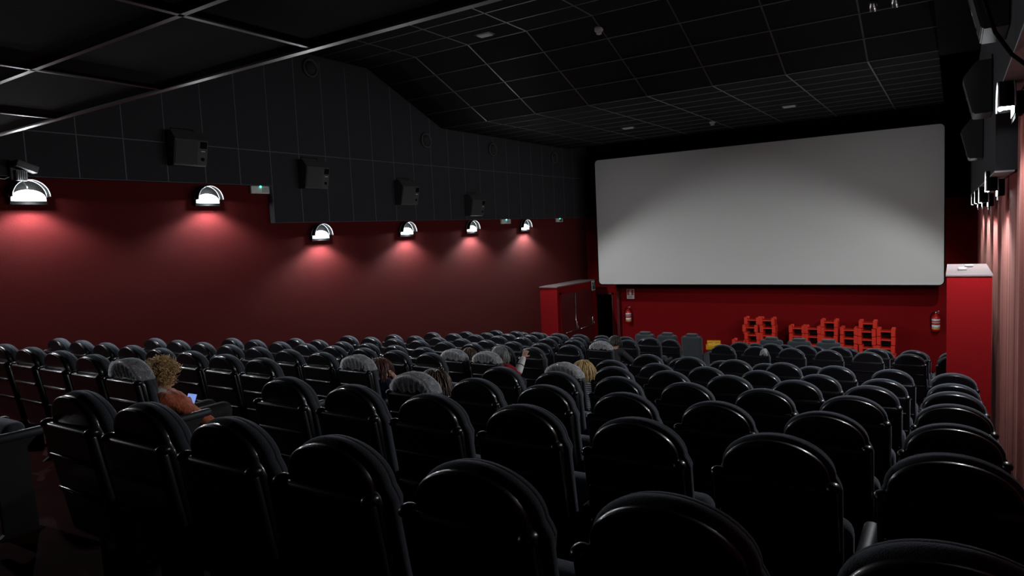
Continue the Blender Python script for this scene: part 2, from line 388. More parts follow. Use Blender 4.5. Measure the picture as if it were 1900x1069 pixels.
SCY = [3.88, 6.30, 8.48, 10.80, 13.10, 15.50]
SCZ = [.715, .715, .105, .112, .117, .112]
SCL = ['arched sconce under a grey box fixture on the wide red wall', 'arched sconce beneath the largest speaker, beside an exit light', 'arched sconce just past the black panel step, under the second speaker',
       'arched sconce under the third speaker of the sconce wall', 'arched sconce under the smallest speaker of the sconce wall', 'arched sconce between two exit lights, closest to the screen']
for y, z, l in zip(SCY, SCZ, SCL): sconce(XL, y, z, 0, l)
sconce(XL, 1.48, .715, 0, 'arched sconce at the rear end of the wide red wall')
for y, z, l in ((6.40, .745, 'arched sconce seen edge-on, highest on the rippled side wall'), (8.60, .19, 'arched sconce seen edge-on, middle of three on the rippled wall'), (10.9, .10, 'arched sconce seen edge-on, deepest of three along the rippled wall'), (13.1, .112, 'arched sconce half hidden behind others on the rippled wall'), (15.5, .112, 'arched sconce fully behind the others, closest to the screen on the rippled wall')):
    sconce(XR-.035, y, z, PI, l)

# ------------------------------------------------------------------ speakers
def speaker(x, y, zb, rz, label, group):
    t = thing('wall_speaker', label, 'speaker', (x, y, zb), rz, group)
    bm = bmesh.new(); prism(bm, [(0, 0), (.15, 0), (.235, .36), (.13, .50), (0, .50)], 1, -.26, .26); 
    bmesh.ops.bevel(bm, geom=bm.edges[:], offset=.008, segments=2, affect='EDGES'); cb = obj('cabinet', bm, M_spk, t, False)
    def fp(u, v, d=.004):  # point on the sloped front: u along y, v up
        k = v/.36; return Vector((.15+.085*k+d, u, v-d*.2))
    def quad(u0, u1, v0, v1, d0, d1):
        bm = bmesh.new(); q = [fp(u0, v0, d0), fp(u1, v0, d0), fp(u1, v1, d0), fp(u0, v1, d0)]; r = [fp(u0, v0, d1), fp(u1, v0, d1), fp(u1, v1, d1), fp(u0, v1, d1)]
        a = [bm.verts.new(p) for p in q]; b = [bm.verts.new(p) for p in r]
        bm.faces.new(a); bm.faces.new(b[::-1])
        for i in range(4): bm.faces.new((a[i], a[(i+1) % 4], b[(i+1) % 4], b[i]))
        return bm
    s = 1 if rz == 0 else -1
    def Q(u0, u1, *a): return quad(min(s*u0, s*u1), max(s*u0, s*u1), *a)
    obj('grille', Q(-.245, .10, .02, .345, -.01, .006), M_grille, t, False)
    obj('horn', Q(.13, .24, .25, .345, -.01, .002), M_black, cb, False)
    bm = bmesh.new()
    for k in range(3): add_bm(bm, Q(.155+.022*k, .170+.022*k, .205, .217, -.005, .003))
    obj('badge', bm, M_white, cb, False)
    bm = bmesh.new(); c = fp(s*.185, .10, .002); ellip(bm, c, (.004, .032, .032)); obj('port', bm, M_black, cb)
    bm = bmesh.new(); tube(bm, [(.005, -.18, .50), (.005, -.18, .55), (.005, .18, .55), (.005, .18, .50)], .008, 6); obj('bracket', bm, M_steel, t)
    return t
for y, zb, l in ((5.95, 1.20, 'large black box speaker hung above the second arched sconce'), (8.30, .93, 'black box speaker hung on dark panels above the third arched sconce'),
                 (10.72, .67, 'black box speaker hung above the fourth arched sconce'), (13.08, .43, 'smallest-looking black box speaker, above the fifth arched sconce')):
    speaker(XL+.102, y, zb, 0, l, 'speakers on the sconce wall')
for y, zb, l in ((5.88, 1.20, 'big dark speaker with pale lit underside and black cable, above rippled wall'), (8.30, .93, 'dark speaker with lit underside, middle one above the rippled wall'), (10.72, .66, 'dark speaker with lit underside, closest to the screen above rippled wall')):
    speaker(xp-.002, y, zb, PI, l, 'speakers above the rippled wall')
bm = bmesh.new(); pts = [Vector((.16, 5.35, 1.62)), Vector((.13, 5.25, 1.35)), Vector((.20, 5.2, 1.08)), Vector((.285, 5.2, .93)), Vector((.35, 5.15, .85)), Vector((.43, 5.1, .80))]
tube(bm, [pts[min(int(t), 4)].lerp(pts[min(int(t), 4)+1], t-min(int(t), 4)) for t in [i*.25 for i in range(21)]], .012, 8)
tag(obj('cable', bm, M_black), 'loose black cable drooping from the big dark speaker across the red wall', 'cable')

# round air nozzles on the sconce wall
for y, z, l in ((11.52, 2.06, 'dark round air nozzle high on black panels, first of the three'), (14.05, 2.06, 'dark round air nozzle high on black panels, middle of the three'), (17.15, 2.06, 'dark round air nozzle high on black panels, closest to the screen'), (8.45, 3.06, 'faint dark round air nozzle up by the soffit edge')):
    t = thing('air_nozzle', l, 'vent', (XL+.10, y, z), 0, 'air nozzles on the sconce wall')
    M = Matrix.Rotation(PI/2, 4, 'Y')
    bm = bmesh.new(); lathe(bm, [(.135, 0), (.165, 0), (.170, .02), (.160, .045), (.140, .05), (.125, .03), (.120, 0)], 32, M); obj('rim', bm, M_spk, t)
    bm = bmesh.new(); lathe(bm, [(.118, .0), (.110, .035), (.075, .06), (.03, .065), (.001, .065)], 32, M); obj('nozzle_ball', bm, M_panel, t)

# emergency lights and exit plates on the sconce wall
def emergency(y, z, w, h, label, plate=False):
    t = thing('emergency_light', label, 'emergency light', (XL, y, z), 0, 'emergency lights on the sconce wall')
    bm = bmesh.new(); rbox(bm, 0, .05, -w/2, w/2, -h/2, h/2, .008); hs_ = obj('housing', bm, M_white, t)
    bm = bmesh.new()
    for k in range(6): box(bm, .049, .053, w*.08+k*w*.055, w*.08+k*w*.055+.008, -h*.32, h*.3)
    obj('diffuser_rib', bm, M_greyp, hs_, False)
    bm = bmesh.new(); ellip(bm, (.055, .0, h*.42), (.014, .016, .016)); obj('indicator', bm, M_led, hs_)
    if plate:
        bm = bmesh.new(); box(bm, .051, .055, -w*.05, w*.36, -h*.36, h*.36); obj('exit_plate', bm, M_signgreen, t, False)
emergency(7.28, .895, .36, .125, 'white emergency light with green indicator at the black panel step')
emergency(14.62, .285, .42, .115, 'white emergency light between the two sconces closest to the screen')
emergency(17.45, .29, .36, .105, 'small emergency light with green plate near the screen corner', True)
def plate_person(bm, s, y0):   # running figure made of small bars, drawn in x-z
    for a, b, r in (((0, .16), (.02, .02), .028), ((.02, .02), (.10, -.06), .022), ((.10, -.06), (.08, -.16), .02), ((.02, .02), (-.06, -.07), .022), ((-.06, -.07), (-.15, -.07), .02), ((0, .14), (.10, .07), .018), ((0, .14), (-.10, .10), .018)):
        tube(bm, [(a[0]*s, y0, a[1]*s), (b[0]*s, y0, b[1]*s)], r*s, 6)
    ellip(bm, (.03*s, y0, .22*s), (.04*s, .006, .04*s))
t = thing('exit_sign', 'small white and green exit sign at the door vestibule corner', 'sign', (VX+.02, 18.42, -1.66), PI/2)
bm = bmesh.new(); rbox(bm, -.11, .11, -.02, .0, -.19, .10, .004); obj('panel', bm, M_white, t)
bm = bmesh.new(); box(bm, -.085, .085, -.024, -.0195, -.16, .07); obj('green_field', bm, M_signgreen, t, False)
bm = bmesh.new(); plate_person(bm, .42, -.026); obj('pictogram', bm, M_white, t)

# grey bracket fixture above the first sconce
t = thing('bracket_floodlight', 'grey box fixture on a bracket above the first arched sconce', 'light fixture', (XL+.10, 3.78, 1.0))
bm = bmesh.new(); rbox(bm, 0, .05, -.10, .02, -.09, .10, .008); tube(bm, [(.03, .0, -.06), (.10, .04, -.16), (.05, .06, -.18)], .008, 6); obj('bracket', bm, M_dkgrey, t)
bm = bmesh.new(); b2 = bmesh.new(); rbox(b2, 0, .15, -.10, .14, -.035, .05, .01); add_bm(bm, b2, Matrix.Translation((.03, .02, .07)) @ Matrix.Rotation(-.35, 4, 'X')); obj('housing', bm, M_dkgrey, t)
bm = bmesh.new(); rbox(bm, .03, .10, -.06, .06, -.10, .03, .006)
for k in range(5): box(bm, .10, .106, -.05+.022*k, -.042+.022*k, -.09, .02)
obj('ballast', bm, M_greyp, t)
bm = bmesh.new(); tube(bm, [(.02, -.10, -.05), (.02, -.16, -.08), (.015, -.24, -.07), (.015, -.4, -.055), (.012, -.7, -.05)], .006, 6); obj('wire', bm, M_white, t)
# ceiling items
for x, y, z, l in ((-6.55, 9.56, ZK1, 'square recessed downlight in the high ceiling part'), (-6.57, 15.45, ZK2, 'small recessed downlight low over the sconce side of the screen'), (-2.92, 15.40, ZK2, 'small recessed downlight over the middle of the screen')):
    t = thing('recessed_downlight', l, 'ceiling light', (x, y, z), 0, 'recessed ceiling lights')
    bm = bmesh.new(); box(bm, -.15, .15, -.10, -.085, -.012, .0); box(bm, -.15, .15, .085, .10, -.012, 0); box(bm, -.15, -.135, -.10, .10, -.012, 0); box(bm, .135, .15, -.10, .10, -.012, 0); obj('frame', bm, M_dkgrey, t, False)
    bm = bmesh.new(); rbox(bm, -.12, .12, -.075, .075, -.035, -.001, .012); obj('lens', bm, M_white, t)
for x, y, z, l in ((-4.78, 10.20, 3.167, 'round white smoke detector on the ceiling slope'), (-4.80, 16.3, ZK2, 'round white smoke detector on the low ceiling by the screen')):
    t = thing('smoke_detector', l, 'smoke detector', (x, y, z), 0, 'ceiling smoke detectors')
    bm = bmesh.new(); lathe(bm, [(.07, .04), (.07, -.02), (.062, -.035), (.02, -.037)], 24); obj('base', bm, M_white, t)
    bm = bmesh.new(); lathe(bm, [(.045, -.035), (.042, -.075), (.02, -.085), (.001, -.085)], 20); obj('sensor', bm, M_white, t)
t = thing('spotlight_bar', 'dark hanging spotlight bar with two glinting heads under the ceiling', 'spotlight', (-.80, 10.6, 3.0))
bm = bmesh.new(); tube(bm, [(-.35, 0, -.04), (.35, 0, -.04)], .015, 8); box(bm, -.02, .02, -.02, .02, -.05, .08); tube(bm, [(.18, 0, -.05), (.26, 0, -.15), (.36, .02, -.08)], .008, 6); obj('bar', bm, M_steel, t)
for x in (-.13, .13):
    bm = bmesh.new(); lathe(bm, [(.02, .06), (.05, .05), (.055, -.08), (.05, -.085), (.045, -.06), (.001, -.05)], 20, Matrix.Translation((x, 0, -.18)) @ Matrix.Rotation(.9, 4, 'X')); obj('spot_head', bm, M_chrome, t)

# ------------------------------------------------------------------ things by the screen wall
t = thing('fire_sign', 'square red and white fire extinguisher sign on the front red wall', 'sign', (-8.25, YF, -2.03))
bm = bmesh.new(); rbox(bm, -.12, .12, -.012, 0, -.15, .15, .003); obj('plate', bm, M_white, t, False)
bm = bmesh.new(); box(bm, -.105, .105, -.016, -.011, -.035, .138); obj('red_field', bm, M_signred, t, False)
bm = bmesh.new(); box(bm, -.03, .03, -.019, -.015, -.03, .075); box(bm, -.014, .014, -.019, -.015, .075, .10); box(bm, -.02, .045, -.019, -.015, .10, .115); tube(bm, [(-.02, -.018, .105), (-.05, -.018, .07), (-.048, -.018, .0)], .006, 6); obj('pictogram', bm, M_white, t, False)
bm = bmesh.new()
for zz, x1 in ((-.06, .08), (-.08, .06), (-.10, .085), (-.12, .05)): box(bm, -.085, x1, -.014, -.011, zz-.004, zz+.004)
obj('caption_line', bm, M_signred, t, False)
def extinguisher(x, y, z, label, rz=0):
    t = thing('fire_extinguisher', label, 'fire extinguisher', (x, y, z), rz, 'fire extinguishers')
    M = Matrix.Translation((0, -.10, 0))
    bm = bmesh.new(); lathe(bm, [(.001, -.22), (.075, -.22), (.085, -.20), (.085, .10), (.07, .15), (.03, .175), (.025, .20)], 24, M); cy_ = obj('cylinder', bm, M_ext, t)
    bm = bmesh.new(); lathe(bm, [(.0862, .03), (.0866, .03), (.0866, .08), (.0862, .08)], 24, M); obj('label_band', bm, M_white, cy_)
    bm = bmesh.new(); lathe(bm, [(.0862, -.03), (.0866, -.03), (.0866, .01), (.0862, .01)], 24, M); obj('text_band', bm, mat('pinkish_label', (.6, .3, .3), .5), cy_)
    bm = bmesh.new(); lathe(bm, [(.0862, -.14), (.0866, -.14), (.0866, -.06), (.0862, -.06)], 24, M); obj('instruction_label', bm, M_white, cy_)
    bm = bmesh.new(); lathe(bm, [(.0862, -.17), (.0866, -.17), (.0866, -.145), (.0862, -.145)], 24, M); obj('yellow_band', bm, M_yellow, cy_)
    bm = bmesh.new(); tube(bm, [(0, -.10, .20), (0, -.10, .25)], .018, 10); tube(bm, [(-.02, -.10, .25), (.09, -.12, .28)], .008, 6); tube(bm, [(-.02, -.10, .235), (.085, -.12, .235)], .007, 6); obj('valve_handle', bm, M_chrome, t)
    bm = bmesh.new(); tube(bm, [(-.01, -.10, .23), (-.08, -.12, .22), (-.10, -.14, .12), (-.095, -.13, -.05), (-.09, -.12, -.14)], .011, 8); obj('hose', bm, M_black, t)
    bm = bmesh.new(); box(bm, -.03, .03, -.02, 0, .05, .16); obj('hanger', bm, M_steel, t, False)
extinguisher(-8.30, YF, -2.68, 'red fire extinguisher with white labels under the red square sign')
extinguisher(-.315, YF-.02, -2.62, 'red fire extinguisher with shiny valve hanging beside the red block', -.5)
# red booster seats stacked against the wall
def booster_meshes():
    w, d, h = .40, .30, .20
    b1 = bmesh.new()
    pts = [(-d/2, .072), (-d/2+.08, .072), (-d/2+.08, 0), (d/2-.08, 0), (d/2-.08, .072), (d/2, .072), (d/2, h+.066), (d/2-.07, h+.066), (d/2-.09, h), (-d/2+.09, h), (-d/2+.07, h+.066), (-d/2, h+.066)]
    prism(b1, pts, 0, -.045, .045); bmesh.ops.bevel(b1, geom=b1.edges[:], offset=.008, segments=2, affect='EDGES')
    b3 = bmesh.new(); rbox(b3, -w/2+.085, w/2-.085, -d/2+.005, d/2-.005, h-.03, h, .008)
    b4 = bmesh.new(); rbox(b4, -w/2+.085, w/2-.085, d/2-.03, d/2-.01, .02, h-.03, .006)  # dark panel stands in for the shade inside the opening
    return b1, b3, b4
def me_of(bm, name, mt, smooth=False):
    o = obj(name, bm, mt, None, smooth); d = o.data; bpy.data.objects.remove(o); return d
ba, bs, bb = booster_meshes()
MB_arm, MB_seat, MB_shade = me_of(ba, 'side_arm', M_boost), me_of(bs, 'seat_plate', M_boost), me_of(bb, 'rear_shade_panel', M_steel)
def put(me, name, parent, loc=(0, 0, 0)):
    o = bpy.data.objects.new(name, me); COL.objects.link(o); o.parent = parent; o.location = loc; return o
BY = 18.72
stacks = [(-5.045, 3), (-4.60, 6), (-4.14, 6), (-3.395, 5), (-2.945, 5), (-2.62+.0, 6), (-2.185, 5), (-1.77, 6), (-1.39, 5)]
stacks = [(-5.02, 3), (-4.535, 6), (-4.09, 6), (-3.39, 5), (-2.92, 5), (-2.42, 6), (-1.88, 5), (-1.40, 6), (-.97, 5)]
SX = [(1362, 1386), (1386, 1411), (1412, 1440), (1468, 1494), (1496, 1524), (1525, 1555), (1562, 1592), (1595.5, 1628), (1629, 1660)]
def px_x(u, v, y):
    d = r3*((u-950)/F_PX) - u3*((v-534.5)/F_PX) + f2
    return d.x*y/d.y, d.z*y/d.y
for si, ((u0, u1), (_, cnt)) in enumerate(zip(SX, stacks)):
    xc = (px_x(u0, 620, BY)[0]+px_x(u1, 620, BY)[0])/2
    ztop = {3: -3.24, 5: -2.795, 6: -2.62}[cnt]
    pitchz = (ztop-FRONT)/cnt
    for k in range(cnt):
        frm = cnt-k
        pos = 'top' if frm == 1 else ORD[frm]+' from top'
        t = thing('booster_seat', 'red plastic booster seat, %s of the %s stack counting from the yellow-lidded bin' % (pos, ORD[si+1]), 'booster seat',
                  (xc+random.uniform(-.012, .012)+(-.06 if (si == 1 and frm == 2) else 0)+(-.03 if (si == 7 and frm in (2, 3)) else 0), BY, FRONT+k*pitchz), 0, 'stacked red booster seats')
        put(MB_arm, 'side_arm', t, (-.155, 0, 0)); put(MB_arm, 'side_arm', t, (.155, 0, 0)); put(MB_seat, 'seat_plate', t); put(MB_shade, 'rear_shade_panel', t)
# yellow-lidded bin
t = thing('waste_bin', 'grey bin with a bright yellow lid standing before the red wall', 'bin', (-5.24, 17.50, FRONT), .3)
bm = bmesh.new(); lathe(bm, [(.15, 0), (.17, .02), (.20, .60), (.205, .62)], 4, Matrix.Rotation(PI/4, 4, 'Z')); obj('body', bm, M_greyp, t, False)
bm = bmesh.new(); rbox(bm, -.20, .20, -.26, .10, .60, .70, .015); prism(bm, [(-.16, .70), (.06, .70), (.04, .76), (-.14, .76)], 0, -.15, .15); rbox(bm, -.17, .17, .06, .20, .62, .78, .012); obj('lid', bm, M_yellow, t, False)
bm = bmesh.new(); box(bm, -.03, .03, -.10, -.04, .76, .764); obj('sticker', bm, M_white, t, False)

# ------------------------------------------------------------------ seats
SH = 0.175           # slope of the backrest
H = SEAT_H
DY = -.045            # backrest parts sit round the row line
def seat_x(k): return -k*P if k < 8 else -(5.23+.55*(k-9))
def seat_meshes():
    D = {}
    bm = bmesh.new()
    slab(bm, arch(.40, .43, .388, H-.66, H-.142, H-.012), -.022, .02, .014, 3, SH, H)
    slab(bm, rrect(-.224, .224, H-.72, H-.150, .035, 4), -.066, -.018, .022, 5, SH, H)
    slab(bm, rrect(-.20, .20, H-.325, H-.30, .008, 3), -.076, -.055, .007, 2, SH, H)
    slab(bm, rrect(-.215, .215, H-.50, H-.475, .008, 3), -.076, -.055, .007, 2, SH, H)
    D['back_shell'] = (bm, M_shell)
    bm = bmesh.new(); ellip(bm, (0, 0, 0), (.026, .034, .022), 3); D['shoulder_cap'] = (bm, M_shell)
    bm = bmesh.new()
    slab(bm, arch(.44, .458, .418, H-.66, H-.145, H), .014, .082, .030, 4, SH, H)
    slab(bm, arch(.42, .450, .412, H-.28, H-.145, H-.003), .04, .108, .034, 4, SH, H)
    D['back_cushion'] = (bm, M_seatf)
    bm = bmesh.new(); slab(bm, rrect(-.235, .235, .27, .70, .06, 5), .20, .33, .05, 4, -.12, .27)
    D['seat_up'] = (bm, M_seatf)
    bm = bmesh.new(); b2 = bmesh.new(); slab(b2, rrect(-.235, .235, -.23, .23, .06, 5), -.06, .06, .05, 4); add_bm(bm, b2, Matrix.Translation((0, .42, .40)) @ Matrix.Rotation(PI/2-.08, 4, 'X'))
    D['seat_down'] = (bm, M_seatf)
    bm = bmesh.new(); rbox(bm, -.03, .03, .06, .46, .60, .66, .024, 3); D['armrest'] = (bm, M_arm)
    bm = bmesh.new(); prism(bm, [(.12, 0), (.40, 0), (.36, .03), (.34, .55), (.40, .61), (.10, .61), (.16, .55), (.17, .03)], 0, -.018, .018); D['leg'] = (bm, M_steel)
    return {k: me_of(b, k, m_, k not in ('leg',)) for k, (b, m_) in D.items()}
SM = seat_meshes()
def auto_smooth(me):
    pass
def seat(row, k, side, label, down=False, dx=0.0, dy=0.0, dz=0.0, both=False):
    t = thing('cinema_seat', label, 'seat', (seat_x(k)+dx, ROWY[row]+dy, ROWF[row]+dz), 0, 'black cinema seats in rows')
    bs_ = put(SM['back_shell'], 'back_shell', t, (0, DY, 0))
    for q in (-1, 1): put(SM['shoulder_cap'], 'shoulder_cap', bs_, (q*.208, -.036+.160*SH, H-.160))
    put(SM['back_cushion'], 'back_cushion', t, (0, DY, 0))
    put(SM['seat_down' if down else 'seat_up'], 'seat_cushion', t)
    hp = P/2 if k < 8 else .275
    put(SM['armrest'], 'armrest', t, (-hp, 0, 0)); put(SM['leg'], 'leg', t, (-hp, 0, 0))
    if both:
        put(SM['armrest'], 'armrest', t, (hp, 0, 0)); put(SM['leg'], 'leg', t, (hp, 0, 0))
    return t
OCC = {(2, 9), (4, 9), (3, 6), (6, 10), (6, 9), (5, 6), (9, 9)}
COVN = {(2, 9): 1, (4, 9): 1, (3, 6): 1, (6, 10): 1, (6, 9): 1, (5, 6): 1, (9, 9): 1, (10, 5): 1}
for r in range(1, 13):
    rights = list(range(0, 7)) if r <= 7 or r in (10, 11) else [3, 4, 5, 6] if r == 8 else [] if r == 9 else [1, 2, 3, 4, 5, 6]
    lefts = [9] if r == 1 else list(range(9, 14)) if r == 2 else list(range(9, 17))
    for k in rights:
        l = 'arched black seat %s from the aisle, %s row from the rear, rippled-wall block' % (ORD[7-k], ORD[r])
        kw = dict(both=(k == rights[0]))
        if r == 8: kw.update(dx=.19, dy=-.35, dz=-.03)
        seat(r, k, 1, l, (r, k) in OCC, **kw)
    for k in lefts:
        l = 'arched black seat %s from the aisle, %s row from the rear, sconce-wall block' % (ORD[k-8], ORD[r])
        seat(r, k, -1, l, (r, k) in OCC, both=(k == 9))

# white net covers pulled over the headrests
def cover(row, k, label, seed, partial=False):
    rnd = random.Random(seed)
    bm = bmesh.new(); rings = []
    a0, b0, zs = .212, .152, H-.145
    n = 56
    prof = [(-.030, .965), (-.026, .99), (-.01, 1.005), (.03, 1.008), (.06, 1.008), (.09, 1.0), (.104, .95)]
    ph = [rnd.uniform(0, 6) for _ in range(6)]
    for y, s in prof:
        ring = []
        for i in range(n+1):
            t = PI*i/n
            wr = 1 + .012*math.sin(9*t+ph[0]+y*25)+.008*math.sin(19*t+ph[1]-y*35)
            st = max(0.0, math.sin(t))
            x, z = a0*s*wr*math.cos(t), b0*s*wr*st
            if partial: x = x*.30+.13; z = z*.62 if st < .5 else z*.75
            ring.append(bm.verts.new((x, y-(z+zs-H)*SH, z+zs-.006)))
        rings.append(ring)
    for a, b in zip(rings, rings[1:]):
        for i in range(n): bm.faces.new((a[i], a[i+1], b[i+1], b[i]))
    for ring, yy, dep in ((rings[0], prof[0][0], (.86, .70, .52, .36, .20, .06)), (rings[-1], prof[-1][0], (.86, .7, .5))):
        prev = ring
        for j, f in enumerate(dep):
            cur = []
            for i, v in enumerate(ring):
                t = PI*i/n; q = v.co.copy()
                z = zs + (q.z-zs)*f + (.012*math.sin(i*.55+ph[3])+.010*math.sin(i*.23+ph[4]))*(1-f)
                x = q.x*(.80+.20*f) if not partial else .13+(q.x-.13)*(.8+.2*f)
                rid = (.0045*math.sin(i*1.15+ph[2]+.8*math.sin(j*1.3+ph[5]))+.003*math.sin(i*2.3+j))*min(1, 2.2*(1-f)+.15)
                cur.append(bm.verts.new((x, yy+(-.004-rid if yy < 0 else .004+rid)-(z-H)*SH, z)))
            for i in range(n): bm.faces.new((prev[i], prev[i+1], cur[i+1], cur[i]))
            prev = cur
    o = obj('headrest_cover', bm, M_cover, None, True, (seat_x(k), ROWY[row]+DY, ROWF[row]))
    tag(o, label, 'seat cover', 'white net headrest covers')
cover(2, 9, 'white net headrest cover behind the curly-haired person in coral', 1)
cover(4, 9, 'white net headrest cover behind the red-haired person in navy', 2)
cover(3, 6, 'white net headrest cover pushed up behind the brown-haired person', 3)
cover(6, 10, 'white net headrest cover two seats in, sixth row from the rear', 4)
cover(6, 9, 'white net headrest cover behind the person raising a forearm', 5)
cover(5, 6, 'white net headrest cover behind the blond person in stripes', 6)
cover(9, 9, 'white net headrest cover behind the dark-haired person, close to the doorway', 7)
cover(10, 5, 'crumpled clear cover on one front-block seat before the booster stacks', 8, True)

# wide recliners in the front row
def recliner(x, y, label):
    t = thing('recliner', label, 'armchair', (x, y, FRONT), 0, 'grey recliners in the front row')
    hh = 1.10
    bm = bmesh.new(); slab(bm, rrect(-.25, .25, .30, hh-.05, .06, 5), -.10, .10, .05, 4, .12, hh); obj('backrest', bm, M_lux, t)
    bm = bmesh.new(); slab(bm, rrect(-.14, .14, hh-.10, hh+.01, .03, 4), -.06, .11, .03, 3, .12, hh); obj('headrest', bm, M_lux, t)
    bm = bmesh.new(); rbox(bm, -.235, .235, .05, .65, .25, .46, .06, 4); obj('seat_cushion', bm, M_lux, t)
    for s in (-1, 1):
        bm = bmesh.new(); rbox(bm, s*.268-.028, s*.268+.028, .05, .62, .02, .60, .03, 3); obj('arm', bm, M_lux, t)
    bm = bmesh.new(); rbox(bm, -.235, .235, .0, .55, 0, .25, .01); obj('base', bm, M_steel, t)
RC = [(1196, 615), (1237.5, 617), (1283, 618), (1431, 626), (1482.5, 628.4), (1537, 631)]
RL = ['grey recliner back with headrest, beside the dark doorway', 'grey recliner back, middle one before the fire extinguisher', 'grey recliner back fully visible beside the yellow-lidded bin',
      'grey recliner back in front of the two tall booster stacks', 'grey recliner back in front of the middle booster stacks', 'grey recliner back just before the third tall booster stack']
for (u, v), l in zip(RC, RL):
    recliner(px_x(u, v, 16.55)[0], 16.55, l)

# ------------------------------------------------------------------ people
def remesh(bm, name, mt, parent, vox=.008, smooth_it=5):
    me = bpy.data.meshes.new(name); bm.to_mesh(me); bm.free()
    o = bpy.data.objects.new(name, me); COL.objects.link(o)
    a = o.modifiers.new('r', 'REMESH'); a.mode = 'VOXEL'; a.voxel_size = vox
    s = o.modifiers.new('s', 'SMOOTH'); s.factor = .5; s.iterations = smooth_it
    dg = bpy.context.evaluated_depsgraph_get(); dg.update()
    nm = bpy.data.meshes.new_from_object(o.evaluated_get(dg)); nm.name = name
    bpy.data.objects.remove(o)
    nm.materials.clear(); nm.materials.append(mt)
    for p in nm.polygons: p.use_smooth = True
    o = bpy.data.objects.new(name, nm); COL.objects.link(o)
    if parent: o.parent = parent
    return o
def capsule(bm, p0, r0, p1, r1):
    p0, p1 = Vector(p0), Vector(p1)
    ellip(bm, p0, (r0,)*3, 2); ellip(bm, p1, (r1,)*3, 2)
    tube(bm, [p0, p0.lerp(p1, .5), p1], r0, 14, False, r1)
def chain(bm, pts):
    for (a, ra), (b, rb) in zip(pts, pts[1:]): capsule(bm, a, ra, b, rb)
def hand(bm, wrist, direction, normal, s=1.0, curl=.5, side=1):
    w = Vector(wrist); d = Vector(direction).normalized(); n_ = Vector(normal); n_ = (n_-d*n_.dot(d)).normalized(); a = d.cross(n_)
    chain(bm, [(w, .024*s), (w+d*.03*s, .024*s)])
    for i in range(4): capsule(bm, w+d*.02*s+a*(.010*(i-1.5))*s, .014*s, w+d*.085*s+a*(.019*(i-1.5))*s, .012*s)
    for i, L in enumerate((.066, .076, .072, .055)):
        b = w+d*.088*s+a*(.020*(i-1.5))*s
        c1 = curl*.9; c2 = curl*2.0; c3 = curl*2.9
        q1 = b+(d*math.cos(c1)+n_*math.sin(c1))*L*.45*s; q2 = q1+(d*math.cos(c2)+n_*math.sin(c2))*L*.32*s; q3 = q2+(d*math.cos(c3)+n_*math.sin(c3))*L*.25*s
        chain(bm, [(b, .0098*s), (q1, .0088*s), (q2, .0080*s), (q3, .0068*s)])
    tb = w+d*.030*s-a*.028*s*side; t1 = tb+(d*.6-a*.8*side+n_*.5).normalized()*.035*s; t2 = t1+(d*.85-a*.3*side+n_*.6).normalized()*.030*s
    chain(bm, [(tb, .014*s), (t1, .0105*s), (t2, .009*s)])
def head_into(bm, c, R, s):
    c = Vector(c)
    def E(p, r): ellip(bm, c+R @ (Vector(p)*s), tuple(q*s for q in r), 3, R)
    E((0, -.01, .025), (.076, .096, .092)); E((0, .03, -.03), (.060, .064, .084)); E((0, .058, -.095), (.030, .028, .026))
    E((0, .078, .018), (.05, .018, .012)); E((0, .090, -.062), (.024, .010, .006)); E((0, .088, -.074), (.020, .010, .006))
    for q in (-1, 1):
        E((q*.078, -.005, -.018), (.011, .020, .032)); E((q*.034, .068, -.025), (.022, .018, .02))
    capsule(bm, c+R @ Vector((0, .090, .004))*s, .009*s, c+R @ Vector((0, .110, -.036))*s, .013*s)
    for q in (-1, 1): E((q*.011, .098, -.040), (.009, .009, .007))
def eyes(c, R, s, parent):
    for q in (-1, 1):
        bm = bmesh.new(); ellip(bm, Vector(c)+R @ (Vector((q*.030, .080, .0))*s), (.012*s,)*3, 2); obj('eye', bm, M_white, parent, True, (0, 0, 0))
